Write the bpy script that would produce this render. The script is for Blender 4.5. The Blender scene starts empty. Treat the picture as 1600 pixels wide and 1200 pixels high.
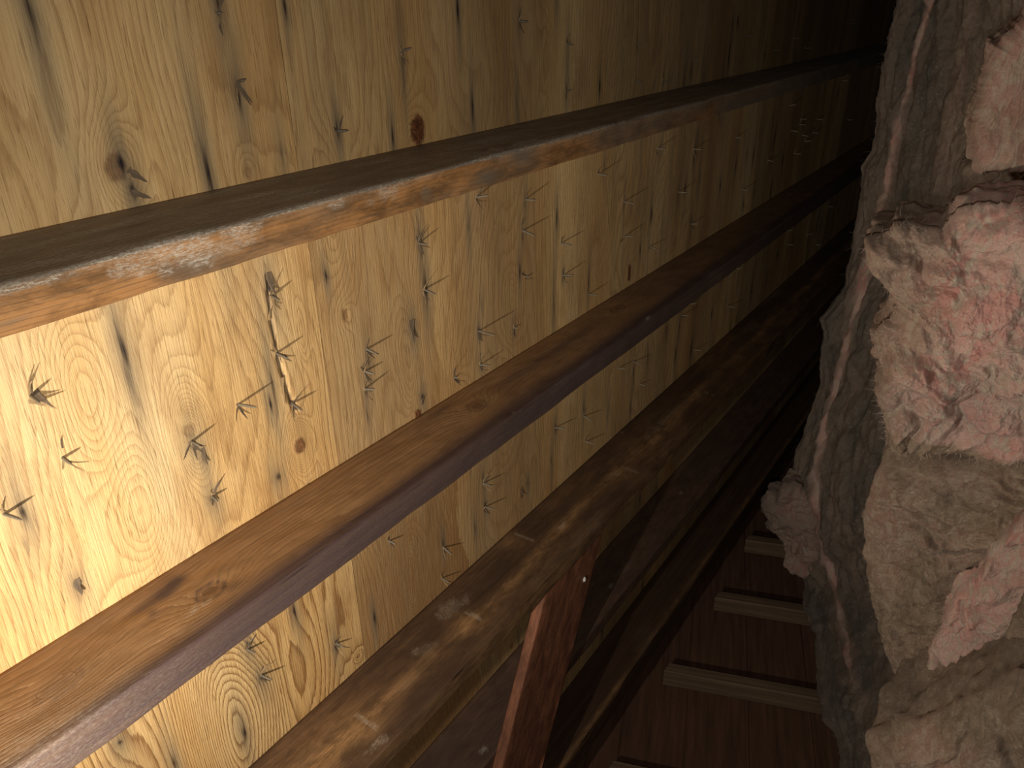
import bpy, math, random
import numpy as np
from mathutils import Matrix, Vector

# ------------------------------------------------------------------ frame of the place
# world: X runs horizontally down the slope to the eave, Y to the gable wall, Z up.  attic floor Z = 0
TH = math.radians(20)
D = 0.75                     # eye to underside of the sheathing
EYE = np.array([0, 0, 1.0])
FOC = 1187.73
R = np.array([[0.56695589, -0.37450186, 0.7336957],
              [0.01438617, 0.89504658, 0.44574058],
              [-0.8236225, -0.24216018, 0.51283958]])      # view -> roof frame (u down the slope, v along it, n outward)
cT, sT = math.cos(TH), math.sin(TH)
B = np.array([[cT, 0, sT], [0, 1, 0], [-sT, 0, cT]])        # roof frame -> world
W = B @ R
scene = bpy.context.scene
COL = scene.collection

cam_d = bpy.data.cameras.new('camera')
cam = bpy.data.objects.new('camera', cam_d)
COL.objects.link(cam)
m = np.eye(4)
m[:3, 0], m[:3, 1], m[:3, 2], m[:3, 3] = W[:, 0], -W[:, 1], -W[:, 2], EYE
cam.matrix_world = Matrix(m.tolist())
cam_d.sensor_fit = 'HORIZONTAL'
cam_d.sensor_width = 36
cam_d.lens = FOC / 1600 * 36
cam_d.clip_start = 0.01
scene.camera = cam

scene.view_settings.view_transform = 'Standard'
scene.view_settings.look = 'None'
scene.view_settings.gamma = 1
scene.view_settings.use_curve_mapping = False
scene.view_settings.exposure = 0.1

world = bpy.data.worlds.new('attic_air')
scene.world = world
world.use_nodes = True
world.node_tree.nodes['Background'].inputs[0].default_value = (0.75, 0.85, 1.0, 1)
world.node_tree.nodes['Background'].inputs[1].default_value = 0.014


def roofw(t, s, n):
    return EYE + B @ np.array([t, s, n])


def spot(name, pos, target, power, radius, angle, blend, color):
    l = bpy.data.lights.new(name, 'SPOT')
    l.energy = power
    l.shadow_soft_size = radius
    l.spot_size = math.radians(angle)
    l.spot_blend = blend
    l.color = color
    o = bpy.data.objects.new(name, l)
    o.location = Vector(pos)
    o.rotation_euler = (Vector(target) - Vector(pos)).to_track_quat('-Z', 'Y').to_euler()
    COL.objects.link(o)
    return o


# a work light held beside the eye, close under the sheathing, and the weaker light on the phone
spot('work_light', roofw(-0.16, 0.54, 0.37), roofw(1.5, 0.60, 0.66), 33.0, 0.012, 138, 1.0, (1.0, 0.93, 0.80))
spot('phone_light', EYE + W @ np.array([-0.01, 0.045, 0.0]), EYE + W @ np.array([0.0, 0.0, 1.5]), 19.0, 0.01, 120, 1.0, (1.0, 0.95, 0.84))

# ------------------------------------------------------------------ numpy noise
def _h(ix, iy, iz, seed):
    h = (ix.astype(np.int64) * 374761393 + iy.astype(np.int64) * 668265263 + iz.astype(np.int64) * 2147483647 + seed * 974634777) & 0xffffffff
    h = ((h ^ (h >> 13)) * 1274126177) & 0xffffffff
    h = ((h ^ (h >> 16)) * 2246822519) & 0xffffffff
    return ((h ^ (h >> 15)) & 0xffffff) / float(0xffffff)


def vn(x, y, z=0.0, seed=0):
    x, y, z = np.broadcast_arrays(np.asarray(x, float), np.asarray(y, float), np.asarray(z, float))
    ix, iy, iz = np.floor(x), np.floor(y), np.floor(z)
    fx, fy, fz = x - ix, y - iy, z - iz
    fx, fy, fz = [f * f * f * (f * (f * 6 - 15) + 10) for f in (fx, fy, fz)]
    out = 0
    for a in (0, 1):
        wa = fx if a else 1 - fx
        for b in (0, 1):
            wb = fy if b else 1 - fy
            for c in (0, 1):
                wc = fz if c else 1 - fz
                out = out + wa * wb * wc * _h(ix + a, iy + b, iz + c, seed)
    return out * 2 - 1


def fbm(x, y, z=0.0, seed=0, octs=4, gain=0.5):
    o, a, k, tot = 0, 1.0, 1.0, 0
    for i in range(octs):
        o = o + a * vn(x * k + 17.3 * i, y * k - 9.1 * i, z * k + 3.7 * i, seed + i)
        tot += a
        a *= gain
        k *= 2.03
    return o / tot


def sst(e0, e1, x):
    t = np.clip((x - e0) / (e1 - e0), 0, 1)
    return t * t * (3 - 2 * t)


# ------------------------------------------------------------------ mesh helpers
def make_obj(name, verts, faces, mat, parent=None, attrs=None, smooth=True, matrix=None, origin=None, link=True):
    verts = np.asarray(verts, float)
    if origin is not None:
        verts = verts - np.asarray(origin)
    me = bpy.data.meshes.new(name)
    if isinstance(faces, np.ndarray):
        faces = faces.astype(np.int32)
        nf, k = faces.shape
        me.vertices.add(len(verts))
        me.vertices.foreach_set('co', verts.astype(np.float32).ravel())
        me.loops.add(nf * k)
        me.loops.foreach_set('vertex_index', faces.ravel())
        me.polygons.add(nf)
        me.polygons.foreach_set('loop_start', np.arange(nf, dtype=np.int32) * k)
        me.update(calc_edges=True)
    else:
        me.from_pydata([tuple(v) for v in verts], [], [tuple(int(i) for i in f) for f in faces])
        me.update()
    me.validate()
    me.polygons.foreach_set('use_smooth', np.full(len(me.polygons), smooth))
    for k_, a in (attrs or {}).items():
        at = me.attributes.new(k_, 'FLOAT', 'POINT')
        at.data.foreach_set('value', np.asarray(a, np.float32))
    if mat:
        me.materials.append(mat)
    o = bpy.data.objects.new(name, me)
    if matrix is not None:
        o.matrix_world = matrix
    elif origin is not None:
        o.location = Vector(origin)
    if parent:
        o.parent = parent
    COL.objects.link(o)
    return o


def tag(o, label=None, cat=None, group=None, kind=None):
    if label: o['label'] = label
    if cat: o['category'] = cat
    if group: o['group'] = group
    if kind: o['kind'] = kind
    return o


def grid_faces(nu, nv, flip=False):
    i, j = np.meshgrid(np.arange(nu - 1), np.arange(nv - 1), indexing='ij')
    a = i * nv + j
    f = np.stack([a, a + 1, a + nv + 1, a + nv], -1).reshape(-1, 4)
    return f[:, ::-1] if flip else f


ROOF = Matrix([[B[0, 0], B[0, 1], B[0, 2], EYE[0]], [B[1, 0], B[1, 1], B[1, 2], EYE[1]], [B[2, 0], B[2, 1], B[2, 2], EYE[2]], [0, 0, 0, 1]])


def ray(px, py):
    return W @ np.array([px - 800, py - 600, FOC])


def on_roof(px, py, n=D):            # photograph point -> (t, s) on the roof-parallel plane at n
    c = R @ np.array([px - 800, py - 600, FOC])
    return c[0] / c[2] * n, c[1] / c[2] * n


# ------------------------------------------------------------------ node helpers
class NT:
    def __init__(self, name, rough=0.7, spec=0.3):
        self.m = bpy.data.materials.new(name)
        self.m.use_nodes = True
        self.t = self.m.node_tree
        self.b = self.t.nodes['Principled BSDF']
        self.b.inputs['Roughness'].default_value = rough
        self.b.inputs['Specular IOR Level'].default_value = spec

    def n(self, typ, ins=None, **kw):
        nd = self.t.nodes.new(typ)
        for k, v in kw.items(): setattr(nd, k, v)
        for k, v in (ins or {}).items(): self.set(nd.inputs[k], v)
        return nd

    def set(self, sock, v):
        if hasattr(v, 'is_output') or isinstance(v, bpy.types.NodeSocket): self.t.links.new(v, sock)
        elif isinstance(v, tuple) and len(v) == 3 and sock.type == 'RGBA': sock.default_value = (*v, 1)
        else: sock.default_value = v

    def attr(self, name): return self.n('ShaderNodeAttribute', attribute_name=name).outputs['Fac']

    def math(self, op, a, b=0.0, clamp=False):
        nd = self.n('ShaderNodeMath', operation=op, use_clamp=clamp)
        self.set(nd.inputs[0], a); self.set(nd.inputs[1], b)
        return nd.outputs[0]

    def obj(self, scale):
        tc = self.n('ShaderNodeTexCoord')
        mp = self.n('ShaderNodeMapping', {'Vector': tc.outputs['Object'], 'Scale': scale})
        return mp.outputs[0]

    def noise(self, vec, scale=1.0, detail=4.0, rough=0.55, dist=0.0):
        return self.n('ShaderNodeTexNoise', {'Vector': vec, 'Scale': scale, 'Detail': detail, 'Roughness': rough, 'Distortion': dist}).outputs['Fac']

    def ramp(self, fac, stops):
        nd = self.n('ShaderNodeValToRGB', {'Fac': fac})
        e = nd.color_ramp.elements
        while len(e) < len(stops): e.new(0.5)
        for el, (p, c) in zip(e, stops):
            el.position = p
            el.color = (*c, 1) if isinstance(c, tuple) else (c, c, c, 1)
        return nd.outputs['Color']

    def mix(self, fac, a, b, blend='MIX'):
        nd = self.n('ShaderNodeMix', data_type='RGBA', blend_type=blend)
        self.set(nd.inputs[0], fac); self.set(nd.inputs[6], a); self.set(nd.inputs[7], b)
        return nd.outputs[2]

    def bump(self, h, strength, dist, normal=None):
        nd = self.n('ShaderNodeBump', {'Height': h, 'Strength': strength, 'Distance': dist})
        if normal: self.t.links.new(normal, nd.inputs['Normal'])
        return nd.outputs[0]


def veneer_material():
    g = NT('plywood_veneer', 0.6, 0.25)
    F, st, kn, tn, ct, gr = [g.attr(a) for a in ('ring', 'stain', 'knot', 'tint', 'contrast', 'grey')]
    fine = g.noise(g.obj((480, 16, 1)), 1, 4, 0.65)
    med = g.noise(g.obj((80, 4, 1)), 1, 4, 0.65)
    big = g.noise(g.obj((9, 1.6, 1)), 1, 4, 0.55)
    blot = g.noise(g.obj((16, 6, 1)), 1, 5, 0.65, 0.4)
    ph = g.math('ADD', F, g.math('MULTIPLY', g.math('SUBTRACT', med, 0.5), 1.0))
    ph = g.math('ADD', ph, g.math('MULTIPLY', g.math('SUBTRACT', fine, 0.5), 0.30))
    fr = g.math('FRACT', ph)
    late = g.ramp(fr, [(0.0, 0.0), (0.40, 0.05), (0.74, 0.45), (0.90, 1.0), (0.97, 0.8), (1.0, 0.0)])
    col = g.ramp(big, [(0.28, (0.63, 0.36, 0.13)), (0.5, (0.76, 0.50, 0.225)), (0.75, (0.82, 0.59, 0.31))])
    col = g.mix(tn, col, (0.33, 0.165, 0.058))
    col = g.mix(g.math('MULTIPLY', late, ct), col, g.mix(0.85, col, (0.22, 0.085, 0.02), 'MIX'))
    # fibres: light and dark hairlines
    col = g.mix(g.math('MULTIPLY', g.ramp(fine, [(0.50, 0.0), (0.70, 1.0)]), 0.24), col, (0.24, 0.11, 0.035))
    col = g.mix(g.math('MULTIPLY', g.ramp(fine, [(0.30, 1.0), (0.46, 0.0)]), 0.2), col, (0.86, 0.66, 0.38))
    pores = g.ramp(g.noise(g.obj((620, 26, 1)), 1, 2, 0.7), [(0.60, 0.0), (0.70, 1.0)])
    col = g.mix(g.math('MULTIPLY', pores, 0.55), col, (0.15, 0.065, 0.02))
    col = g.mix(g.math('MULTIPLY', g.ramp(blot, [(0.50, 0.0), (0.72, 1.0)]), 0.45), col, (0.27, 0.125, 0.045))
    # long grey weathering that runs with the grain from each row of nails, and an overall grey that grows down the slope
    gm = g.math('MULTIPLY', gr, g.ramp(med, [(0.3, 0.3), (0.62, 1.0)]), clamp=True)
    col = g.mix(gm, col, (0.20, 0.165, 0.11))
    col = g.mix(kn, col, g.ramp(g.noise(g.obj((160, 160, 1)), 1, 5, 0.8), [(0.36, (0.05, 0.018, 0.01)), (0.6, (0.20, 0.07, 0.028)), (0.7, (0.33, 0.15, 0.07))]))
    sn = g.math('MULTIPLY', st, g.math('ADD', 0.5, g.math('MULTIPLY', g.noise(g.obj((240, 16, 1)), 1, 4, 0.6), 1.0)), clamp=True)
    col = g.mix(sn, col, g.ramp(sn, [(0.15, (0.13, 0.105, 0.085)), (0.7, (0.014, 0.011, 0.014))]))
    g.set(g.b.inputs['Base Color'], col)
    h = g.math('ADD', fine, g.math('MULTIPLY', late, g.math('MULTIPLY', ct, 0.5)))
    g.set(g.b.inputs['Normal'], g.bump(h, 0.6, 0.0015))
    return g.m


def timber_material(name, along=(2.0, 90, 90), blotch=1.0, light=(0.36, 0.175, 0.07), dark=(0.07, 0.03, 0.017), pale=(0.50, 0.45, 0.38)):
    g = NT(name, 0.6, 0.3)
    F, dk, pl, kn = [g.attr(a) for a in ('ring', 'dark', 'pale', 'knot')]
    fine = g.noise(g.obj((along[0] * 6, along[1] * 6, along[2] * 6)), 1, 3, 0.6)
    med = g.noise(g.obj(along), 1, 4, 0.6)
    blot = g.noise(g.obj((16, 46, 46)), 1, 6, 0.7, 0.3)
    fr = g.math('FRACT', g.math('ADD', F, g.math('MULTIPLY', med, 1.2)))
    late = g.ramp(fr, [(0.0, 0.0), (0.5, 0.15), (0.85, 1.0), (1.0, 0.0)])
    col = g.mix(g.ramp(blot, [(0.40, 0.0), (0.60, blotch)]), light, tuple(c * 0.42 for c in light))
    col = g.mix(g.math('MULTIPLY', late, 0.28), col, tuple(c * 0.32 for c in light))
    col = g.mix(g.math('MULTIPLY', g.ramp(fine, [(0.45, 0.0), (0.7, 1.0)]), 0.3), col, dark)
    d2 = g.math('MULTIPLY', dk, g.math('ADD', 0.72, g.math('MULTIPLY', med, 0.5)), clamp=True)
    col = g.mix(d2, col, dark)
    col = g.mix(kn, col, g.ramp(g.math('FRACT', g.math('MULTIPLY', kn, 3.0)), [(0.1, (0.30, 0.17, 0.08)), (0.9, (0.12, 0.06, 0.03))]))
    pn = g.ramp(g.noise(g.obj((220, 600, 600)), 1, 5, 0.8), [(0.46, 0.0), (0.60, 1.0)])
    col = g.mix(g.math('MULTIPLY', pl, g.math('ADD', 0.12, g.math('MULTIPLY', pn, 0.8)), clamp=True), col, pale)
    g.set(g.b.inputs['Base Color'], col)
    h = g.math('ADD', g.math('MULTIPLY', fine, 0.5), g.math('MULTIPLY', late, 0.35))
    g.set(g.b.inputs['Normal'], g.bump(h, 0.55, 0.0012))
    return g.m


def plain_wood(name, col, along=(3, 80, 80)):
    g = NT(name, 0.75, 0.2)
    a = g.noise(g.obj(along), 1, 5, 0.6)
    b = g.noise(g.obj((7, 9, 9)), 1, 3, 0.6)
    c = g.mix(g.ramp(a, [(0.35, 0.0), (0.7, 1.0)]), col, tuple(x * 0.45 for x in col))
    c = g.mix(g.math('MULTIPLY', b, 0.5), c, tuple(x * 0.35 for x in col))
    g.set(g.b.inputs['Base Color'], c)
    g.set(g.b.inputs['Normal'], g.bump(a, 0.5, 0.002))
    return g.m


def fibre_material():
    g = NT('fibreglass_wool', 0.95, 0.08)
    dirt, pink = g.attr('dirt'), g.attr('pink')
    n1 = g.noise(g.obj((14, 9, 14)), 1, 5, 0.6, 0.6)
    n2 = g.noise(g.obj((55, 30, 55)), 1, 5, 0.65, 1.2)
    n3 = g.noise(g.obj((420, 300, 420)), 1, 4, 0.7, 1.5)
    wisp = g.noise(g.obj((60, 60, 60)), 1, 6, 0.7, 3.0)
    c = g.mix(g.ramp(n1, [(0.38, 0.0), (0.60, 1.0)]), (0.52, 0.255, 0.215), (0.58, 0.38, 0.32))
    c = g.mix(g.ramp(n2, [(0.46, 0.0), (0.60, 1.0)]), c, (0.50, 0.39, 0.31))
    c = g.mix(g.ramp(n1, [(0.62, 0.0), (0.75, 0.5)]), c, (0.58, 0.30, 0.15))
    tan = g.mix(g.ramp(n2, [(0.40, 0.0), (0.60, 1.0)]), (0.20, 0.135, 0.088), (0.30, 0.215, 0.15))
    grey = g.mix(g.ramp(n1, [(0.35, 0.0), (0.65, 1.0)]), (0.12, 0.105, 0.088), (0.19, 0.145, 0.115))
    c = g.mix(pink, tan, c)
    c = g.mix(dirt, c, grey)
    c = g.mix(g.math('MULTIPLY', g.ramp(wisp, [(0.55, 0.0), (0.72, 1.0)]), 0.45), c, (0.52, 0.46, 0.38))
    c = g.mix(g.math('MULTIPLY', g.ramp(n3, [(0.30, 1.0), (0.48, 0.0)]), 0.28), c, (0.09, 0.07, 0.06))
    g.set(g.b.inputs['Base Color'], c)
    g.b.inputs['Subsurface Weight'].default_value = 0.45
    g.b.inputs['Subsurface Radius'].default_value = (1.0, 0.7, 0.55)
    g.b.inputs['Subsurface Scale'].default_value = 0.008
    h = g.math('ADD', g.math('MULTIPLY', n3, 0.9), g.math('MULTIPLY', wisp, 0.8))
    g.set(g.b.inputs['Normal'], g.bump(h, 0.8, 0.004))
    return g.m


def simple(name, col, rough=0.6, metal=0.0, scale=200):
    g = NT(name, rough, 0.4)
    a = g.noise(g.obj((scale, scale, scale)), 1, 4, 0.6)
    g.set(g.b.inputs['Base Color'], g.mix(a, col, tuple(x * 0.45 for x in col)))
    g.b.inputs['Metallic'].default_value = metal
    return g.m


M_VEN = veneer_material()
M_TIM = timber_material('stained_rafter_timber', light=(0.36, 0.19, 0.08), dark=(0.05, 0.026, 0.016), pale=(0.42, 0.33, 0.24))
M_T4 = timber_material('dull_rafter_timber', light=(0.20, 0.105, 0.06), dark=(0.055, 0.032, 0.024))
M_T1 = timber_material('dusty_rafter_timber', light=(0.37, 0.175, 0.062), dark=(0.155, 0.122, 0.090))
M_T2 = timber_material('knotty_rafter_timber', blotch=0.35, light=(0.36, 0.20, 0.09), dark=(0.075, 0.045, 0.042))
M_STRUT = timber_material('red_brown_timber', light=(0.33, 0.125, 0.062), dark=(0.09, 0.034, 0.02))
M_STUD = plain_wood('grey_brown_stud_wood', (0.20, 0.13, 0.08), (90, 90, 3))
M_BOARD = plain_wood('dark_gable_board', (0.15, 0.072, 0.046), (4, 30, 60))
M_FLOOR = plain_wood('floor_board_wood', (0.14, 0.09, 0.06))
M_FIB = fibre_material()
M_STRAND = simple('loose_glass_strand', (0.62, 0.46, 0.38), 0.8)
M_STRANDG = simple('dusty_glass_strand', (0.30, 0.26, 0.22), 0.8)
M_LINT = simple('white_lint', (0.7, 0.66, 0.6), 0.9)
rb0 = random.Random(77)
M_NAIL = simple('weathered_nail_steel', (0.23, 0.19, 0.14), 0.6, 0.0)
M_SPL = plain_wood('torn_veneer', (0.55, 0.36, 0.18), (300, 30, 300))
M_SPLD = plain_wood('stained_torn_veneer', (0.24, 0.17, 0.11), (300, 30, 300))

# ------------------------------------------------------------------ roof sheathing
SEAMS = [-0.55, 0.6275, 1.90, 3.23, 4.45]
S0, S1 = -0.42, 2.02
THK = 0.012

# (px, py, size) nail tips read off the photograph; size = how far the tip stands out, in mm
NAILS = [(372, 128, 18), (528, 205, 16), (628, 80, 15), (811, 33, 14), (887, 68, 13), (885, 142, 12), (995, 70, 13), (993, 125, 14),
         (425, 462, 20), (432, 552, 22), (372, 632, 27), (457, 630, 24), (573, 545, 22), (570, 580, 14), (570, 608, 24), (48, 618, 20),
         (98, 715, 18), (6, 803, 22), (300, 690, 22), (332, 775, 18), (480, 758, 18), (655, 380, 20), (663, 452, 26), (748, 517, 36),
         (750, 570, 22), (745, 308, 24), (820, 312, 26), (817, 360, 28), (880, 430, 22), (876, 380, 26), (920, 460, 26), (935, 272, 26),
         (975, 315, 28), (975, 370, 26), (1027, 232, 26), (1015, 385, 22), (822, 432, 10), (1150, 215, 20), (1060, 300, 22), (1080, 350, 20),
         (387, 1015, 20), (408, 1055, 22), (525, 1005, 18), (608, 845, 18), (693, 855, 22), (690, 903, 26), (755, 755, 26),
         (758, 792, 22), (868, 668, 24), (912, 650, 26), (915, 690, 26), (990, 565, 26), (966, 575, 20), (1000, 600, 18), (1078, 475, 20),
         (340, 20, 9), (710, 590, 8), (803, 512, 8), (1200, 250, 20), (1235, 165, 20), (1105, 180, 16), (1035, 128, 14), (1195, 80, 14), (1085, 90, 12)]
# (px, py, strength, half length mm, half width mm)
STAINS = [(45, 15, 1.0, 60, 5), (340, 5, .8, 40, 5), (372, 150, .8, 40, 5), (325, 270, 1.0, 62, 4.5), (190, 255, .9, 16, 6), (208, 298, 1, 16, 6), (528, 205, .9, 24, 4),
          (614, 215, 1, 30, 3.5), (628, 95, .6, 60, 5), (715, 15, 1, 34, 3.5), (738, 165, .9, 48, 4), (808, 165, .9, 36, 3), (812, 38, .9, 20, 3.5),
          (887, 100, .7, 50, 3.5), (885, 142, .7, 20, 3), (870, 5, 1, 20, 3), (937, 135, 1, 30, 3), (995, 60, .6, 60, 3.5), (993, 130, .7, 30, 3),
          (1037, 125, .8, 40, 3), (1145, 38, 1, 40, 6), (1195, 85, .9, 40, 5), (1232, 75, 1, 34, 5), (1250, 20, .8, 60, 5), (1100, 120, .7, 60, 4), (445, 10, 1, 24, 4), (440, 240, .5, 24, 3),
          (192, 545, .95, 44, 5), (200, 590, .5, 60, 6), (422, 450, .9, 20, 5), (425, 600, .8, 60, 3.0), (423, 632, 1, 22, 4), (510, 432, 1, 18, 4), (575, 560, .55, 60, 7),
          (572, 612, .8, 20, 4), (575, 650, .6, 30, 4), (35, 800, .9, 20, 5), (300, 695, 1, 8, 6), (318, 715, .8, 20, 4), (332, 780, .9, 14, 6), (435, 745, .8, 12, 7), (120, 915, 1, 14, 5.5), (40, 850, .4, 20, 5),
          (657, 380, 1, 34, 6), (665, 450, .8, 50, 7), (645, 515, 1, 22, 7), (660, 620, .9, 12, 6), (748, 517, .9, 12, 4), (750, 570, .8, 14, 4), (803, 512, 1, 16, 3.5),
          (753, 475, .8, 20, 3), (812, 425, .9, 30, 3.5), (733, 355, 1, 34, 3.5), (820, 312, .8, 50, 4), (817, 370, .7, 30, 4), (870, 340, .8, 40, 3.5), (865, 475, .9, 80, 4),
          (880, 430, .7, 20, 3), (920, 440, .8, 60, 3.5), (945, 260, .8, 24, 3), (975, 320, .6, 60, 4), (1018, 335, 1, 40, 4.5), (1125, 290, 1, 36, 7), (1178, 300, 1, 40, 7), (1085, 240, .9, 60, 5),
          (1128, 190, .8, 50, 5), (1060, 300, .7, 60, 5), (1080, 350, .9, 50, 6), (1150, 260, .7, 60, 5), (1210, 220, .8, 80, 7), (1240, 190, .8, 60, 6), (1000, 390, .7, 36, 4),
          (387, 1010, 1, 18, 5), (408, 1058, .9, 12, 6), (525, 1010, .9, 18, 5), (460, 955, 1, 24, 4), (382, 1145, 1, 26, 5), (272, 1192, 1, 26, 4), (187, 1160, 1, 8, 5),
          (585, 965, 1, 30, 4.5), (693, 850, .9, 22, 4), (743, 825, 1, 28, 3.5), (755, 750, .7, 40, 3.5), (758, 790, .8, 20, 4), (825, 755, .9, 20, 4), (862, 720, .9, 50, 3.5), (868, 668, .8, 30, 3.5),
          (912, 640, .7, 50, 4), (950, 640, 1, 40, 4), (985, 640, 1, 50, 4), (990, 580, .8, 60, 4), (1055, 555, .8, 60, 5), (810, 1000, .6, 40, 5), (985, 770, 1, 30, 5), (1000, 780, .8, 26, 5)]
# (px, py, half length mm, half width mm, darkness)
KNOTS = [(652, 203, 21, 15, 1.0), (468, 697, 12, 10, .8), (983, 426, 22, 8, 1.0), (652, 648, 10, 8, .95), (540, 492, 9, 6, .6), (815, 770, 14, 6, .75),
         (182, 262, 14, 11, .6), (298, 672, 9, 9, .35), (388, 268, 9, 5, .25), (560, 1025, 4, 4, .6), (800, 1010, 8, 6, .6), (1310, 330, 20, 10, .6)]
ns_t = [(*on_roof(x, y), q) for x, y, q in NAILS]
rs = np.random.RandomState(5)
far_st = []
for i in range(150):                                    # the nail courses go on into the dark
    t = rs.uniform(1.7, 4.3); s = rs.uniform(-0.05, 1.0)
    far_st.append((t, s, rs.uniform(.5, .95), rs.uniform(25, 90), rs.uniform(3, 9)))
for i in range(26):
    far_st.append((rs.uniform(1.0, 3.0), rs.uniform(1.03, 1.7), rs.uniform(.5, .9), rs.uniform(30, 70), rs.uniform(3, 7)))
st_t = [(*on_roof(x, y), a, l, w) for x, y, a, l, w in STAINS] + far_st
kn_t = [(*on_roof(x, y), l, w, d) for x, y, l, w, d in KNOTS]
# bumps of the ring field: closed loops and arches of flat-cut grain  (px, py, half length m, half width m, rings)
LOOPS = [(365, 1150, .23, .055, 9), (130, 620, .10, .030, 5), (470, 520, .040, .008, 2.2), (190, 255, .05, .022, 4), (300, 680, .06, .022, 7), (468, 697, .035, .016, 6),
         (640, 250, .06, .026, 6), (520, 330, .10, .030, -5), (640, 560, .10, .026, -5), (800, 480, .06, .022, 4), (640, 900, .09, .03, 7), (720, 640, .08, .03, 5), (860, 90, .09, .03, -4), (230, 800, .09, .03, -5)]
lp_t = [(*on_roof(x, y), l, w, k) for x, y, l, w, k in LOOPS]


def axis(a, b, near, rate):
    out = [a]
    while out[-1] < b:
        out.append(out[-1] + max(near, rate * (out[-1] + 0.1)))
    out[-1] = b
    return np.array(out)


ceiling = bpy.data.objects.new('ceiling', None)
COL.objects.link(ceiling)
ceiling.matrix_world = ROOF
tag(ceiling, 'plywood roof sheathing seen from below, with black nail stains', kind='structure')
panels = []
for k in range(4):
    a0, a1 = SEAMS[k] + 0.0003, SEAMS[k + 1] - 0.0003
    if k == 0:
        A = np.concatenate([np.linspace(a0, 0.05, 60)[:-1], axis(0.05, a1, 0.0026, 0)])
    else:
        A = axis(a0, a1, 0.0030, 0.0042)
    Bs = np.linspace(S0, S1, 660 if k < 2 else 420)
    T, S = np.meshgrid(A, Bs, indexing='ij')
    warp = 0.35 * fbm(T * 5, S * 1.3, seed=11 + k, octs=3)
    ring = T * (62 + 14 * k) + (13 if k else 17) * fbm(T * 3.4, S * 1.1, seed=21 + k, octs=3) + 2.6 * fbm(T * 12, S * 4.5, seed=31 + k, octs=2) + warp
    grey = np.zeros_like(T)
    stain = np.zeros_like(T); knot = np.zeros_like(T); z = np.zeros_like(T)
    for (t, s, l, w, q) in lp_t:
        ring += q * 1.6 * np.exp(-((S - s) / l) ** 2 - ((T - t) / w) ** 2)
    for (t, s, l, w, d) in kn_t:
        if not a0 - .1 < t < a1 + .1: continue
        l, w = l / 1000, w / 1000
        r2 = np.sqrt(((S - s) / l) ** 2 + ((T - t) / w) ** 2)
        ring += 3.0 * np.exp(-(r2 / 2.4) ** 2) * np.sign(T.mean() + 99)
        knot = np.maximum(knot, d * (1 - sst(0.82, 1.15, r2 + 0.12 * vn(T * 300, S * 300, seed=3))))
        z += 0.0012 * (1 - sst(0.8, 1.1, r2)) * (1 if d < .7 else -1)
    for (t, s, a, l, w) in st_t:
        if not a0 - .05 < t < a1 + .05: continue
        l, w = l / 1000, w / 1000
        dd = T - t - 0.10 * w * np.sin((S - s) * 60)
        taper = np.exp(-np.abs((S - s) / l) ** 1.6 * 1.6)
        a = min(1, a * 1.15)
        core = a * taper * np.exp(-(dd / (w * 0.55 * (0.35 + taper))) ** 2)
        halo = 0.42 * a * np.exp(-((S - s) / (l * 1.3)) ** 2 - (dd / (w * 1.7)) ** 2)
        stain = np.maximum(stain, np.maximum(core, halo))
        grey = np.maximum(grey, .62 * a * np.exp(-((S - s) / (l * 1.9 + .03)) ** 2 - (dd / (w * 1.6 + .005)) ** 2))
    # the long split with lifted slivers
    sp = [on_roof(*p) for p in ((418, 430), (424, 500), (436, 560), (450, 610), (462, 642))]
    for (p0, p1), hw in zip(zip(sp[:-1], sp[1:]), (.0022, .002, .0034, .0042)):
        p0, p1 = np.array(p0), np.array(p1)
        dv = p1 - p0
        q = np.clip(((T - p0[0]) * dv[0] + (S - p0[1]) * dv[1]) / (dv @ dv), 0, 1)
        dist = np.hypot(T - p0[0] - q * dv[0], S - p0[1] - q * dv[1])
        z += 0.004 * (1 - sst(hw * .5, hw * 1.4, dist))
        stain = np.maximum(stain, 0.75 * (1 - sst(hw * .3, hw * 0.9, dist)))
    # tint of the veneer strips
    if k == 0:
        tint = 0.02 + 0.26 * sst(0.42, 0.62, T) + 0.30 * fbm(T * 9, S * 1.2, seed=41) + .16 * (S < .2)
        con = 0.40 + 0.60 * sst(0.62, 0.80, S) + 0.15 * fbm(T * 8, S * 2, seed=42)
    else:
        strip = fbm(T * 6.5, S * 0.35, seed=43 + k, octs=3)
        tint = 0.40 + 0.95 * strip
        if k == 1:
            edge = 0.84 + 0.10 * (S - 0.3) + 0.01 * vn(S * 8, 0, seed=9)
            tint = np.where(T < edge, 0.52 + 0.3 * strip + 0.40 * sst(0.62, .85, S) - .25 * (S < .2), 0.24 + 0.62 * strip + .25 * sst(0.62, .85, S))
        con = 0.40 + 0.2 * fbm(T * 8, S * 2, seed=42)
    tint = np.clip(tint, 0, 0.95)
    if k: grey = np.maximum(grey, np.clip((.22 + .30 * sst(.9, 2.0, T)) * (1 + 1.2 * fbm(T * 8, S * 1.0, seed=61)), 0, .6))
    z += 0.0006 * fbm(T * 20, S * 5, seed=50)
    V = np.stack([T, S, D + z], -1).reshape(-1, 3)
    na, nb = T.shape
    F = grid_faces(na, nb)
    idx = np.arange(na * nb).reshape(na, nb)
    loop = np.concatenate([idx[:, 0], idx[-1, 1:], idx[-2::-1, -1], idx[0, -2:0:-1]])
    base = len(V)
    bv = V[loop].copy(); bt = bv.copy(); bv[:, 2] = D + THK
    V = np.concatenate([V, bv, bt])
    L = len(loop); j = np.arange(L); jn = (j + 1) % L
    sk = np.stack([base + L + j, base + j, base + jn, base + L + jn], -1)
    c = [base, base + na - 1, base + na - 1 + nb - 1, base + 2 * na + nb - 3]
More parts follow.
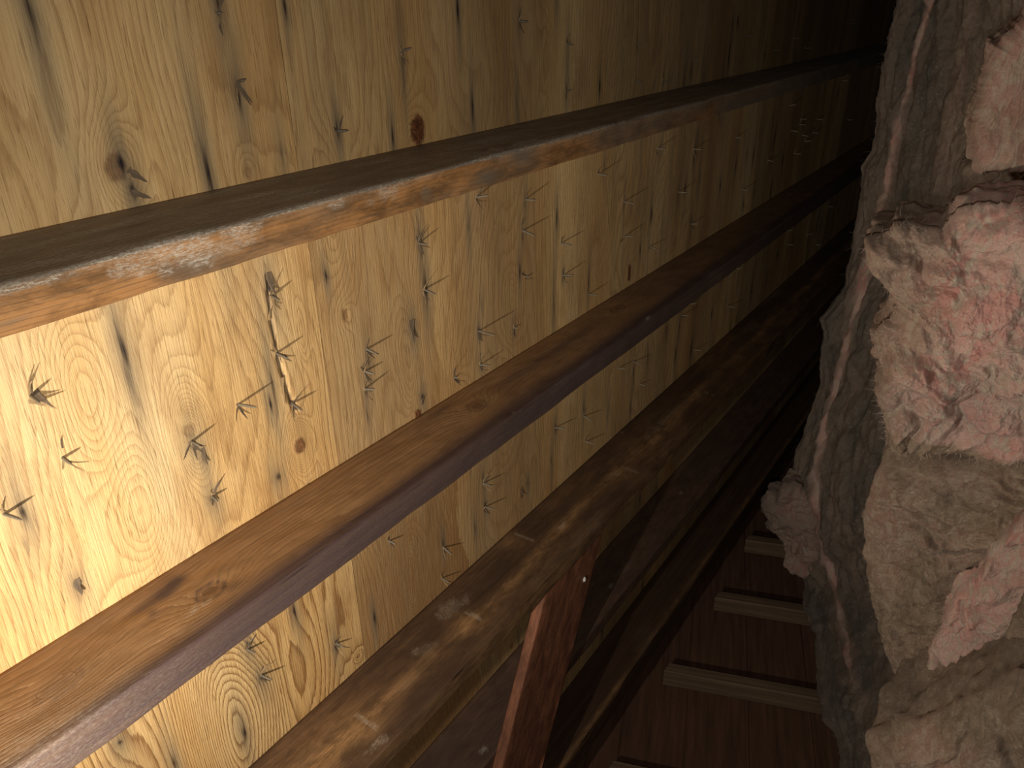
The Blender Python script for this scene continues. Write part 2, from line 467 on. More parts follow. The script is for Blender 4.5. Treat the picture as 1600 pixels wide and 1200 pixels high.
    F = np.concatenate([F, sk, [[c[3], c[2], c[1], c[0]]]])
    pad = np.zeros(2 * L)
    at = {n_: np.concatenate([a_.ravel(), p_ + pad]) for n_, a_, p_ in (('ring', ring, 0), ('stain', stain, .8), ('knot', knot, 0), ('tint', tint, .6), ('grey', grey, 0), ('contrast', np.clip(con, 0, 1), .3))}
    p = make_obj('sheathing_panel', V, F, M_VEN, ceiling, at)
    panels.append(p)


def panel_at(t):
    for k in range(4):
        if SEAMS[k] <= t < SEAMS[k + 1]: return panels[k]
    return panels[-1]


def nail_mesh(name, length):
    prof = [(0.0, .0019), (.004, .0018), (length * .62, .0017), (length * .80, .0014), (length * .93, .0007), (length, .0002)]
    vs, fs = [], []
    for z, r in prof:
        for i in range(8):
            a = i * math.pi / 4
            vs.append((r * math.cos(a), r * math.sin(a), -z + .003))
    for j in range(len(prof) - 1):
        for i in range(8):
            i2 = (i + 1) % 8
            fs.append((j * 8 + i, (j + 1) * 8 + i, (j + 1) * 8 + i2, j * 8 + i2))
    fs.append(tuple(range(8)))
    fs.append(tuple(len(vs) - 1 - i for i in range(8)))
    me = bpy.data.meshes.new(name)
    me.from_pydata(vs, [], fs)
    me.polygons.foreach_set('use_smooth', [True] * len(me.polygons))
    me.materials.append(M_NAIL)
    return me


def sliver_mesh(name, length, width, curl, mat, seed):
    """a torn strip of veneer, thick at the root and curling away from the board"""
    rr = random.Random(seed)
    vs, fs, n = [], [], 6
    for i in range(n + 1):
        q = i / n
        wd = width * (1 - q) ** .7 * (1 + .3 * rr.uniform(-1, 1)) + .0003
        th = .0011 * (1 - .7 * q)
        y = length * q
        z = -curl * q ** 1.6 * length
        x = rr.uniform(-.1, .1) * width * q
        for (dx, dz) in ((-wd, 0), (wd, 0), (wd * .8, -th), (-wd * .8, -th)):
            vs.append((x + dx, y, z + dz + .0008))
    for i in range(n):
        for k in range(4):
            k2 = (k + 1) % 4
            fs.append((i * 4 + k, i * 4 + k2, (i + 1) * 4 + k2, (i + 1) * 4 + k))
    fs.append((3, 2, 1, 0)); fs.append((n * 4, n * 4 + 1, n * 4 + 2, n * 4 + 3))
    me = bpy.data.meshes.new(name)
    me.from_pydata(vs, [], fs)
    me.materials.append(mat)
    return me


nail_lib = {}
sl_lib = [sliver_mesh('splinter', .012 + .003 * (i % 5), .0014 + .0006 * (i % 3), .25 + .12 * (i % 4), M_SPL if i % 3 == 0 else M_SPLD, i) for i in range(10)]
rn = random.Random(3)


def put_child(name, me, parent, loc, rot):
    o = bpy.data.objects.new(name, me)
    o.parent = parent
    o.location = loc
    o.rotation_euler = rot
    COL.objects.link(o)
    return o


all_nails = list(ns_t)
for i in range(26):
    all_nails.append((rn.uniform(1.75, 3.6), rn.choice([rn.uniform(0.0, .15), rn.uniform(.27, .58), rn.uniform(.27, .58), rn.uniform(.72, .95)]), 22))
for (t, s, q) in all_nails:
    key = int(round(q / 4)) * 4
    if key not in nail_lib: nail_lib[key] = nail_mesh('nail', max(key, 8) / 1000 + .004)
    par = panel_at(t)
    put_child('nail', nail_lib[key], par, (t, s, D + .001), (rn.uniform(-.22, .22), rn.uniform(-.2, .25), rn.uniform(0, 6)))
    for _ in range(rn.randint(2, 4) if t < 1.3 else 1):
        a = rn.choice([0, math.pi]) + rn.gauss(0, .45)
        put_child('splinter', rn.choice(sl_lib), par, (t + rn.uniform(-.0015, .0015), s + rn.uniform(-.002, .002), D), (rn.uniform(-.1, .35) * (1 if math.cos(a) > 0 else 1), rn.uniform(-.3, .3), a))
# larger torn flakes
BIG = [(420, 425, .034, .0042, .30, 0.0, M_SPLD), (424, 455, .030, .0030, .25, 0.05, M_SPL), (422, 500, .016, .002, .35, math.pi, M_SPL), (440, 590, .040, .0030, .12, 0.10, M_SPL), (52, 612, .017, .004, .9, -.5, M_SPLD), (44, 625, .020, .0035, .8, -1.0, M_SPL),
       (200, 265, .020, .004, .3, -.8, M_SPLD), (205, 300, .018, .0035, .4, -1.1, M_SPLD), (302, 690, .020, .003, .5, .2, M_SPLD), (316, 700, .022, .0028, .25, 0, M_SPLD), (332, 765, .018, .003, .3, 0, M_SPL),
       (643, 500, .036, .006, .22, .1, M_SPLD), (118, 905, .018, .0045, .4, 0, M_SPLD), (660, 632, .016, .0035, .4, math.pi, M_SPLD), (655, 372, .026, .003, .4, 0, M_SPLD), (815, 760, .026, .003, .3, 0, M_SPLD), (98, 700, .012, .001, .3, math.pi, M_SPLD),
       (1312, 120, .20, .0015, .01, 0, M_SPL), (962, 10, .026, .002, .35, -.15, M_SPL), (1146, 8, .03, .002, .1, math.pi, M_SPL), (525, 1000, .016, .003, .4, 0.2, M_SPLD)]
for i, (x, y, l, w, c, a, mt) in enumerate(BIG):
    t, s = on_roof(x, y)
    put_child('splinter', sliver_mesh('splinter', l, w, c, mt, 100 + i), panel_at(t), (t, s, D), (0.02, .1, a))


# ------------------------------------------------------------------ rafters and other sawn timber
def timber(name, L0, L1, s0, w, n0, h, mat, seed, spots=(), facefun=None, near=0.006, rate=0.006, parent=None, matrix=ROOF, bow=0.0):
    """sawn timber along local x from L0 to L1, s0..s0+w wide (y), n0-h..n0 deep (z); rounded arrises, knots, stains, painted shade and lit streaks as attributes.
    spots: (kind, x, face, q, half length, half width, strength), face 'top' is the -y side (q = depth from the board), 'edge' the -z side (q from s0)"""
    r = 0.004
    sec = []                                      # (y, z, face id, q)
    NS, NE, NA = 26, 9, 3
    for i in range(NS + 1): q = r + (h - 2 * r) * i / NS if False else h * .0 + (h - r) * i / NS; sec.append((0, -q, 0, q))
    for i in range(1, NA + 1): a = math.pi / 2 * i / (NA + 1); sec.append((r - r * math.cos(a), -(h - r) - r * math.sin(a), 0, h))
    for i in range(NE + 1): q = r + (w - 2 * r) * i / NE; sec.append((q, -h, 1, q))
    for i in range(1, NA + 1): a = math.pi / 2 * i / (NA + 1); sec.append((w - r + r * math.sin(a), -h + r - r * math.cos(a), 1, w))
    for i in range(9): q = (h - r) * (1 - i / 8); sec.append((w, -q, 2, q))
    sec = np.array(sec)
    A = axis(L0, L1, near, rate)
    if L0 < 0: A = np.concatenate([np.linspace(L0, 0.05, 50)[:-1], axis(0.05, L1, near, rate)])
    X, Y = np.meshgrid(A, sec[:, 0], indexing='ij'); _, Z = np.meshgrid(A, sec[:, 1], indexing='ij')
    fid = np.broadcast_to(sec[:, 2], X.shape); Q = np.broadcast_to(sec[:, 3], X.shape)
    ring = 190 * Y + 150 * Z + 4.5 * fbm(X * 1.3, Y * 8, Z * 8, seed=seed, octs=3) + 1.5 * fbm(X * 6, Y * 25, Z * 25, seed=seed + 3, octs=2)
    dark = 0.35 + 0.55 * fbm(X * 3.2, Y * 14, Z * 14, seed=seed + 5, octs=4)
    pale = np.clip(fbm(X * 5, Y * 22, Z * 22, seed=seed + 8, octs=4) * 1.2 - .45, 0, 1)
    knot = np.zeros_like(X)
    if facefun: dark, pale = facefun(X, Q, fid, dark, pale)
    for (kind, x, face, q, l, ww, a) in spots:
        msk = (fid == {'top': 0, 'edge': 1}[face]) * 1.0
        rr = np.sqrt(((X - x) / l) ** 2 + ((Q - q) / ww) ** 2)
        g_ = np.exp(-rr ** 2) * a * msk
        if kind == 'dark': dark = dark + g_
        elif kind == 'clean': dark = dark - g_
        elif kind == 'pale': pale = np.maximum(pale, a * msk * (1 - sst(.6, 1.1, rr + 1.1 * fbm(X * 55, Q * 55, seed=seed + 77, octs=4, gain=.65))))
        elif kind == 'knot':
            knot = np.maximum(knot, .7 * a * msk * (1 - sst(.6, 1.1, rr)))
            ring = ring + 4 * np.exp(-(rr / 2.6) ** 2) * msk
            dark = dark + msk * (.95 * a * np.exp(-((rr - 1.0) / .15) ** 2) + .9 * a * (rr < .85) * np.exp(-(np.sin(2.5 * np.arctan2((Q - q) / ww, (X - x) / l)) / .22) ** 2) - .45 * np.exp(-(rr / 2.4) ** 2))
    # gentle bow, worn arris
    off = bow * np.sin((X - L0) / (L1 - L0) * math.pi)
    wear = 0.0014 * fbm(X * 14, Y * 40, Z * 40, seed=seed + 20, octs=3)
    yy = s0 + Y + off + np.where(fid == 0, wear, -wear) * (Z < -.02)
    zz = n0 + Z + wear * (fid == 1)
    V = np.stack([X, yy, zz], -1).reshape(-1, 3)
    na, nb = X.shape
    F = grid_faces(na, nb, True)
    i = np.arange(na - 1)
    close = np.stack([i * nb + nb - 1, i * nb, (i + 1) * nb, (i + 1) * nb + nb - 1], -1)[:, ::-1]
    F = [tuple(f) for f in np.concatenate([F, close])] + [tuple(range(nb)), tuple(((na - 1) * nb + k) for k in reversed(range(nb)))]
    return make_obj(name, V, F, mat, parent, {'ring': ring.ravel(), 'dark': np.clip(dark, 0, 1).ravel(), 'pale': np.clip(pale, 0, 1).ravel(), 'knot': knot.ravel()}, matrix=matrix)


def spot_at(px, py, face, s0, w, h):
    """where a photograph point falls on the -y side or the -z edge of a rafter"""
    c = R @ np.array([px - 800, py - 600, FOC])
    if face == 'top':
        k = s0 / c[1]; return c[0] * k, D - c[2] * k
    k = (D - h) / c[2]; return c[0] * k, c[1] * k - s0


def spots_for(lst, s0, w, h):
    out = []
    for (kind, px, py, face, l, ww, a) in lst:
        x, q = spot_at(px, py, face, s0, w, h)
        out.append((kind, x, face, q, l, ww, a))
    return out


RW = 0.039
r1 = (0.2354 * D, RW, 0.142)
def ff1(X, Q, fid, dark, pale):
    top = fid == 0
    dark = np.where(top, .78 + .25 * (dark - .35), .14 + 1.7 * (dark - .22) + .45 * sst(.9, 1.8, X))  # shade of the upper side and far edge painted into dark
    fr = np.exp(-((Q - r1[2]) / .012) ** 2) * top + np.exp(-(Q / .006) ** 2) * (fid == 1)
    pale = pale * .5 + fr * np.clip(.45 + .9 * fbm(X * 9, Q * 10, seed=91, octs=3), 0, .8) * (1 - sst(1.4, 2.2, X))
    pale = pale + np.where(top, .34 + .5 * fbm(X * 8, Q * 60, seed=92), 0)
    return dark, pale
rafters = []
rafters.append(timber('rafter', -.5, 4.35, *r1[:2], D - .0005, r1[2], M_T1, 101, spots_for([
    ('pale', 215, 415, 'edge', .030, .008, .65), ('pale', 300, 392, 'edge', .030, .014, .8), ('pale', 365, 360, 'edge', .028, .007, .8), ('pale', 60, 432, 'edge', .04, .005, .9), ('pale', 350, 385, 'edge', .03, .008, .5),
    ('clean', 610, 305, 'edge', .055, .03, .9), ('pale', 600, 300, 'edge', .03, .011, .6), ('dark', 665, 300, 'edge', .012, .010, .9), ('pale', 525, 317, 'edge', .02, .004, .9),
    ('dark', 280, 420, 'edge', .05, .012, .5), ('dark', 815, 243, 'edge', .035, .014, .8), ('dark', 760, 275, 'edge', .03, .01, .7), ('clean', 120, 455, 'edge', .15, .02, .5), ('pale', 830, 225, 'top', .12, .03, .9), ('pale', 980, 192, 'top', .22, .022, .9), ('pale', 900, 210, 'top', .1, .02, .9),
    ('clean', 1110, 160, 'edge', .03, .03, .5), ('dark', 20, 500, 'edge', .02, .004, .9)], *r1), ff1, 0.004, .005))
r2 = (0.797 * D, RW + .004, 0.128)
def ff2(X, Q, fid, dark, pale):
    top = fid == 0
    dark = np.where(top, -.16 + .75 * dark + .5 * sst(.108, .122, Q) + .75 * sst(.085, .120, Q) * (.5 + .5 * sst(.1, .5, X)) + .3 * sst(.9, 2, X), .90 + .2 * dark)  # narrow face, arris and far end carry painted shade
    pale = pale * .35 + np.where(top, .30 * sst(.30, .12, X) * sst(.02, .1, Q) , .05 + .2 * sst(.4, .0, X))  # sheen at the near end painted into pale
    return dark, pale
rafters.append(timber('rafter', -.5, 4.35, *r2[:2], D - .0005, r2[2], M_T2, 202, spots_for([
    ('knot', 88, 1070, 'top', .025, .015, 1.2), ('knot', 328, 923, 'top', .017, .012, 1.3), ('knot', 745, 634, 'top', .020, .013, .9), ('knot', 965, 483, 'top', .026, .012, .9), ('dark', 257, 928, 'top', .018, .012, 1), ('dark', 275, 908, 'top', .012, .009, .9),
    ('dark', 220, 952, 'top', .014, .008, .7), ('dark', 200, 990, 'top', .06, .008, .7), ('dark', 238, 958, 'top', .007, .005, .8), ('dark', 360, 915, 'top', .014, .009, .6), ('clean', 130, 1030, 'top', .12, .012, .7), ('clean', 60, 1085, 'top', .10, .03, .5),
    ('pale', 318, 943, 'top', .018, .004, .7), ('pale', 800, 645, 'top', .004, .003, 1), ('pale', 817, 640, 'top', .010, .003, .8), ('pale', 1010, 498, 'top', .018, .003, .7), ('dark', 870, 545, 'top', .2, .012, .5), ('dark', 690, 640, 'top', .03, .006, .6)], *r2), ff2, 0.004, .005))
r3 = (1.3188 * D, RW, 0.145)
def ff3(X, Q, fid, dark, pale):
    top = fid == 0
    ridge = np.exp(-((Q - .088 - .006 * np.sin(X * 9)) / .013) ** 2)  # lit streak along the face, painted by lightening dark; no relief
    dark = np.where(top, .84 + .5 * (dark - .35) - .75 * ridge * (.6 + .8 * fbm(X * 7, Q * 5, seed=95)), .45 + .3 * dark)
    return dark, pale * .5
SP3 = [(572, 1128, .9), (740, 962, 1.), (815, 838, .95), (988, 735, .8), (1098, 612, .8), (968, 675, .5)]
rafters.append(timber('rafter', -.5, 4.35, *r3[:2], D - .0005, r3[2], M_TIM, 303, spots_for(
    [('pale', x, y, 'top', .0045, .024, .8 * a) for x, y, a in SP3] + [('clean', x - 12, y + 10, 'top', .03, .03, .6 * a) for x, y, a in SP3] +
    [('pale', 704, 950, 'top', .034, .018, .42), ('pale', 668, 1015, 'top', .022, .014, .25), ('pale', 648, 1018, 'top', .010, .006, .5), ('pale', 878, 820, 'top', .016, .007, .8), ('pale', 960, 740, 'top', .02, .012, .4), ('pale', 590, 1160, 'top', .03, .010, .6), ('pale', 1040, 655, 'top', .1, .01, .3),
     ('clean', 480, 1180, 'top', .10, .06, .5)], *r3), ff3, 0.004, .005))
r4 = (1.785 * D, RW, 0.120)
def ff4(X, Q, fid, dark, pale):
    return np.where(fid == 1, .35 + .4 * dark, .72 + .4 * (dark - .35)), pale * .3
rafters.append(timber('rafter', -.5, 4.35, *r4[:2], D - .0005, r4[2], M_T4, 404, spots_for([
    ('pale', 953, 915, 'top', .008, .006, .5), ('pale', 1062, 770, 'top', .008, .006, .6), ('pale', 1083, 798, 'top', .012, .003, .7), ('pale', 920, 950, 'top', .003, .003, .7), ('pale', 755, 1172, 'top', .014, .006, .5)], *r4), ff4, 0.006, .006))
r5 = (2.255 * D, .075, 0.120)
def ff5(X, Q, fid, dark, pale):
    ridge = np.exp(-((Q - .113) / .008) ** 2) * (fid == 0)  # lit front edge painted lighter, shadowed sides painted nearly black
    ridge = np.maximum(ridge, np.exp(-((Q - .006) / .010) ** 2) * (fid == 1))
    return 1.0 + .2 * (dark - .35) - .55 * ridge * np.clip(.7 + .8 * fbm(X * 6, 0, seed=96), 0, 1), pale * .2
rafters.append(timber('rafter', -.5, 4.35, *r5[:2], D - .0005, r5[2], M_TIM, 505, spots_for([
    ('clean', 1010, 1000, 'edge', .03, .02, .9), ('pale', 1012, 996, 'edge', .008, .01, .4)], *r5), ff5, 0.006, .006))
for o, l in zip(rafters, ['uppermost dark timber rafter with white dusty patches along its front edge',
                          'second rafter from the top, brown lit face with round knots and dark purple edge',
                          'third rafter, dark brown with pale crosswise splits, brace tucked under it',
                          'fourth rafter, plain dark red-brown board in shadow behind the slanting brace',
                          'lowest rafter next to the gable wall, nearly black with a thin lit edge painted tan']):
    tag(o, l, 'rafter', 'rafters under the roof sheathing')

# slanting brace on the lower rafters
def plane_pt(px, py, n):
    c = R @ np.array([px - 800, py - 600, FOC]); k = n / c[2]
    return np.array([c[0] * k, c[1] * k, n])
nb_ = D - .142 + .001
e = [plane_pt(*q, nb_) for q in ((866, 900), (781, 1190), (920, 900), (855, 1190))]
pa, pb = (e[0] + e[2]) / 2, (e[1] + e[3]) / 2
dx = pb - pa; dx /= np.linalg.norm(dx)
dz = np.array([0, 0, 1.0]); dy = np.cross(dz, dx)
bw = float(np.linalg.norm(np.cross(e[0] - e[2], dx)) + np.linalg.norm(np.cross(e[1] - e[3], dx))) / 2
q0 = pa + dx * ((1.3188 * D + RW + .001 - pa[1]) / dx[1])
q0[2] = nb_ + .0215
bm_ = np.eye(4)
bm_[:3, 0], bm_[:3, 1], bm_[:3, 2] = B @ dx, B @ dy, B @ dz
bm_[:3, 3] = EYE + B @ q0
brace = timber('brace', 0, .56, -bw / 2, bw, -.0005, .021, M_STRUT, 606, [('knot', .19, 'edge', bw * .62, .006, .006, .9), ('pale', .19, 'edge', bw * .62, .005, .005, .6), ('dark', .18, 'edge', bw * .25, .02, .01, .8), ('pale', .045, 'edge', bw * .9, .006, .005, .7)],
               lambda X, Q, fid, d, p: (.15 + .5 * d, p * .3), .006, 0, matrix=Matrix(bm_.tolist()))
bv_ = np.empty(len(brace.data.vertices) * 3); brace.data.vertices.foreach_get('co', bv_); bv_ = bv_.reshape(-1, 3)
bv_[:, 0] += -bv_[:, 1] * dy[1] / dx[1] * np.clip(1 - bv_[:, 0] / .4, 0, 1)      # end cut square to the rafter it butts against
brace.data.vertices.foreach_set('co', bv_.ravel())
tag(brace, 'short reddish-brown brace board slanting across the lower rafters, a pale knot on it', 'brace')

# a white wisp of lint caught on the brace's edge
lv, lf = [], []
for i in range(9):
    for j in range(12):
        a, b = math.pi * i / 8, 2 * math.pi * j / 12
        r_ = 0.0034 * (1 + .35 * rb0.uniform(-1, 1)) if 0 < i < 8 else 0.0034
        lv.append((r_ * 1.5 * math.cos(a), r_ * math.sin(a) * math.cos(b), r_ * math.sin(a) * math.sin(b)))
for i in range(8):
    for j in range(12):
        lf.append((i * 12 + j, i * 12 + (j + 1) % 12, (i + 1) * 12 + (j + 1) % 12, (i + 1) * 12 + j))
lint = make_obj('lint_wisp', lv, lf, M_LINT, brace)
pl_ = dx @ (plane_pt(912, 905, nb_) - q0), dy @ (plane_pt(912, 905, nb_) - q0)
lint.location = (pl_[0], pl_[1], -.023)
lint['label'] = 'white wisp of lint on the edge'

# ------------------------------------------------------------------ gable wall: boards and studs
YW = 1.955
wall = bpy.data.objects.new('wall_right', None)
COL.objects.link(wall)
wall.location = (0, YW, 0)
tag(wall, 'dark board gable wall behind the studs', kind='structure')


def box(name, lo, hi, mat, parent=None, bev=.003, origin=None, cut=None):
    lo, hi = np.array(lo, float), np.array(hi, float)
    vs = []
    fs = []
    import itertools
    b = min(bev, (hi - lo).min() * .4)
    # chamfered box: 24 vertices
    idx = {}
    for c in itertools.product((0, 1), repeat=3):
        p = np.where(c, hi, lo)
        for ax in range(3):
            q = p.copy()
            for o_ in range(3):
                if o_ != ax: q[o_] += b if not c[o_] else -b
            idx[(c, ax)] = len(vs); vs.append(q)
    for ax in range(3):
        o1, o2 = (ax + 1) % 3, (ax + 2) % 3
        for side in (0, 1):
            ring = []
            for a_, b_ in ((0, 0), (1, 0), (1, 1), (0, 1)):
                c = [0, 0, 0]; c[ax] = side; c[o1] = a_; c[o2] = b_
                ring.append(idx[(tuple(c), ax)])
            fs.append(ring if side else ring[::-1])
    for ax in range(3):                              # edges
        o1, o2 = (ax + 1) % 3, (ax + 2) % 3
        for a_ in (0, 1):
            for b_ in (0, 1):
                c0 = [0, 0, 0]; c0[o1] = a_; c0[o2] = b_; c1 = list(c0); c1[ax] = 1
                q = [idx[(tuple(c0), o1)], idx[(tuple(c1), o1)], idx[(tuple(c1), o2)], idx[(tuple(c0), o2)]]
                fs.append(q if (a_ ^ b_) == 0 and True else q[::-1])
    for c in itertools.product((0, 1), repeat=3):
        tri = [idx[(c, 0)], idx[(c, 1)], idx[(c, 2)]]
        fs.append(tri if sum(c) % 2 else tri[::-1])
    vs = np.array(vs)
    if cut: vs = cut(vs)
    return make_obj(name, vs, fs, mat, parent, smooth=False, origin=origin)


box('backing_sheet', (-.52, .022, 0.0), (1.2, .034, 1.36), M_BOARD, wall, .001)
box('backing_sheet', (1.2, .022, 0.0), (1.9, .034, 1.10), M_BOARD, wall, .001)
box('backing_sheet', (1.9, .022, 0.0), (2.6, .034, .85), M_BOARD, wall, .001)
rb = random.Random(8)
zz = 0.0
while zz < 1.95:
    hgt = .184
    x0, x1 = -.5, 4.4
    x1 = min(x1, (D + .02 - (zz - 1.0) * cT) / sT) if zz > .2 else 4.4
    o = box('gable_board', (x0, 0, zz), (x1, .019, zz + hgt), M_BOARD, wall, .0025)
    o.location.y = rb.uniform(-.002, .003)
    zz += hgt
for i, (px, py) in enumerate([(958, 1187), (1045, 1035), (1123, 923), (1170, 835), (1196, 775)]):
    r_ = ray(px, py); k = 1.89 / r_[1]
    P = EYE + r_ * k
    w_ = .038
    zt = P[2]
    lo, hi = (P[0] - w_, 1.89, 0), (P[0], YW - .003, zt)
    if i == 4: w_ = .038
    def cutf(vs, zt=zt, x0=P[0]):
        v = vs.copy(); m_ = v[:, 2] > zt * .5
        v[m_, 2] -= (v[m_, 0] - x0) * sT / cT * 1.0
        return v
    st = box('wall_stud', lo, hi, M_STUD, None, .0025, origin=(P[0] - .019, 1.92, 0), cut=cutf)
    tag(st, ['grey-brown gable wall stud nearest the bottom edge of the view, cut off below the rafter', 'pale gable stud second from the camera, sawn end showing beside the lowest rafter',
             'gable stud third from the camera, its lower end running behind the insulation', 'short visible gable stud beside the pink insulation tuft', 'farthest dark gable stud, mostly hidden behind the insulation pile'][i], 'stud', 'gable wall studs')

floor = bpy.data.objects.new('floor', None)
COL.objects.link(floor)
tag(floor, 'dark attic floor boards under the insulation', kind='structure')
xx = -.6
while xx < 4.5:
    box('floor_board', (xx + .001, -1.6, -.02), (xx + .188, 1.98, 0), M_FLOOR, floor, .002)
    xx += .19

# ------------------------------------------------------------------ insulation
def px_to(px, py, X):
    r_ = ray(px, py)
    return EYE + r_ * (X / r_[0])


def strands(name, parent, base_pts, normals, n, lmin, lmax, rad, mat, seed, origin):
    """loose glass fibres: thin three-sided curved tubes, joined into one part"""
    rr = np.random.RandomState(seed)
    vs, fs = [], []
    segs = 5
    for i in rr.randint(0, len(base_pts), n):
        p = base_pts[i].copy(); d = normals[i] + rr.normal(0, .75, 3); d /= np.linalg.norm(d)
        l = rr.uniform(lmin, lmax); cv = rr.normal(0, .55, 3)
        b0 = len(vs)
        for k in range(segs + 1):
            q = k / segs
            e = np.cross(d, [.3, .5, .8]); e /= np.linalg.norm(e); f = np.cross(d, e)
            w = rad * (1 - .75 * q)
            for a in (0, 2.094, 4.189): vs.append(p + w * (math.cos(a) * e + math.sin(a) * f))
            d = d + cv / segs; d /= np.linalg.norm(d)
            p = p + d * l / segs
        for k in range(segs):
            for a in range(3):
                a2 = (a + 1) % 3
                fs.append((b0 + k * 3 + a, b0 + k * 3 + a2, b0 + k * 3 + 3 + a2, b0 + k * 3 + 3 + a))
    o = make_obj(name, np.array(vs), np.array(fs), mat, parent, origin=origin)
    o.location = (0, 0, 0)
    o['kind'] = 'stuff'
    return o


def vnormals(V, F):
    a, b, c = V[F[:, 0]], V[F[:, 1]], V[F[:, 2]]
    fn = np.cross(b - a, c - a)
    N = np.zeros_like(V)
    for k in range(F.shape[1]): np.add.at(N, F[:, k], fn)
    return N / (np.linalg.norm(N, axis=1, keepdims=True) + 1e-12)


def lump(name, outline, X0, center, tilt, bulge, back, seed, amp=.012, dirt=.2, pink=.8, streak=1.0, round_=.05, nang=680, nrad=170, pinkf=None, rag=.006, fib=700, fibmat=None, label=None, parent=None, stuffl=(.005, .018), extra=None):
    """a torn piece of batt: face outline given in the photograph, standing on the plane X - tilt*(Z-1) = X0, bulging towards -X and `back` deep"""
    def on(p):
        r_ = ray(*p); k = X0 / (r_[0] - tilt * r_[2]); return r_ * k
    P = np.array([on(p) for p in outline]); C = on(center)
    ey = np.array([0, 1.0, 0]); ez = np.array([tilt, 0, 1.0]); ez /= np.linalg.norm(ez)
    nrm = np.cross(ey, ez); nrm = -nrm if nrm[0] > 0 else nrm            # towards the eye
    pl = np.stack([(P - C) @ ey, (P - C) @ ez], -1)
    ang = np.arctan2(pl[:, 1], pl[:, 0]); rad = np.hypot(pl[:, 0], pl[:, 1])
    # walk the outline evenly
    cl = np.vstack([pl, pl[:1]]); seg = np.hypot(*np.diff(cl, axis=0).T); cum = np.r_[0, np.cumsum(seg)]
    s = np.linspace(0, cum[-1], nang, endpoint=False)
    ox = np.interp(s, cum, cl[:, 0]); oy = np.interp(s, cum, cl[:, 1])
    ker = np.array([1, 2, 3, 2, 1.]) / 9
    for _ in range(2):
        ox = np.convolve(np.r_[ox[-2:], ox, ox[:2]], ker, 'valid'); oy = np.convolve(np.r_[oy[-2:], oy, oy[:2]], ker, 'valid')
    dl = np.hypot(ox, oy)
    j = 1 + rag / dl * 1.6 * fbm(ox * 28, oy * 28, seed=seed, octs=4, gain=.65)
    ox, oy = ox * j, oy * j
    rq = np.linspace(0, 1, nrad) ** .85
    Rr, Ox = np.meshgrid(rq, ox, indexing='ij'); _, Oy = np.meshgrid(rq, oy, indexing='ij')
    U, V_ = Rr * Ox, Rr * Oy
    edge = (1 - Rr) * np.hypot(Ox, Oy)
    prof = np.sqrt(np.clip(1 - (1 - np.clip(edge / round_, 0, 1)) ** 2, 0, 1))
    H = bulge * prof
    wob = fbm(U * 9, V_ * 9, seed=seed + 1, octs=3)
    n1 = np.abs(fbm(U * 17 / streak + wob * .8, V_ * 19 + wob, seed=seed + 2, octs=3, gain=.45)) * 3 - .6
    n2 = 1.5 * fbm(U * 75 / streak + wob * 2, V_ * 85, seed=seed + 3, octs=4, gain=.65)
    H = H + prof * amp * (1.0 * n1 + .30 * n2 + 1.3 * fbm(U * 6, V_ * 7, seed=seed + 4, octs=2))
    if extra is not None: H = H + extra(U, V_) * prof
    pts = C + U[..., None] * ey + V_[..., None] * ez + H[..., None] * nrm
    nb2 = 26
    side = []
    for k in range(1, nb2 + 1):
        q = k / nb2
        sh = 1 - .25 * (1 - math.sqrt(max(0, 1 - max(0, (q - .7) / .3) ** 2)))
        f_ = 1 + (.02 / dl) * fbm(ox * 20, oy * 20, q * back * 20, seed=seed + 6, octs=3)
        f_ = f_ * sh
        side.append(C + (ox * f_)[:, None] * ey + (oy * f_)[:, None] * ez - (q * back) * nrm)
    side = np.array(side)
    allp = np.concatenate([pts, side]).reshape(-1, 3)
    nr = nrad + nb2
    i, jx = np.meshgrid(np.arange(nr - 1), np.arange(nang), indexing='ij'); j2 = (jx + 1) % nang
    F = np.stack([i * nang + jx, i * nang + j2, (i + 1) * nang + j2, (i + 1) * nang + jx], -1).reshape(-1, 4)
    area = np.sum(ox * np.roll(oy, -1) - oy * np.roll(ox, -1))
    # orientation: make face normals look to the eye side
    N = vnormals(allp, F)
    if (N[nang * 30: nang * 60] @ nrm).mean() < 0: F = F[:, ::-1]; N = -N
    Fl = F
    dn = np.clip(dirt + .5 * fbm(allp[:, 0] * 8, allp[:, 1] * 8, allp[:, 2] * 8, seed=seed + 9, octs=3), 0, 1)
    pn = np.clip(pink + .6 * fbm(allp[:, 0] * 7, allp[:, 1] * 7, allp[:, 2] * 7, seed=seed + 10, octs=3), 0, 1)
    if pinkf is not None:
        a_, b_ = pinkf(np.r_[U.ravel(), np.tile(ox, nb2)], np.r_[V_.ravel(), np.tile(oy, nb2)]); pn = np.clip(pn + a_, 0, 1); dn = np.clip(dn + b_, 0, 1)
    org = C + EYE
    o = make_obj(name, allp + EYE, Fl, M_FIB, parent, {'dirt': dn, 'pink': pn}, origin=org)
    if parent is not None: o.location = Vector(org) - parent.location
    if fib:
        rim = slice(nang * (nrad - 14), nang * (nrad + 4))
        bp, bn = allp[rim], N[rim]
        strands('loose_fibres', o, bp + EYE, bn, int(fib * .35), *stuffl, .00022, fibmat or M_STRAND, seed, org)
        strands('loose_fibres', o, allp[:nang * nrad] + EYE, N[:nang * nrad], fib // 5, .004, .012, .0002, fibmat or M_STRAND, seed + 1, org)
    if label: tag(o, label, 'insulation', 'insulation batts heaped at the eave')
    return o


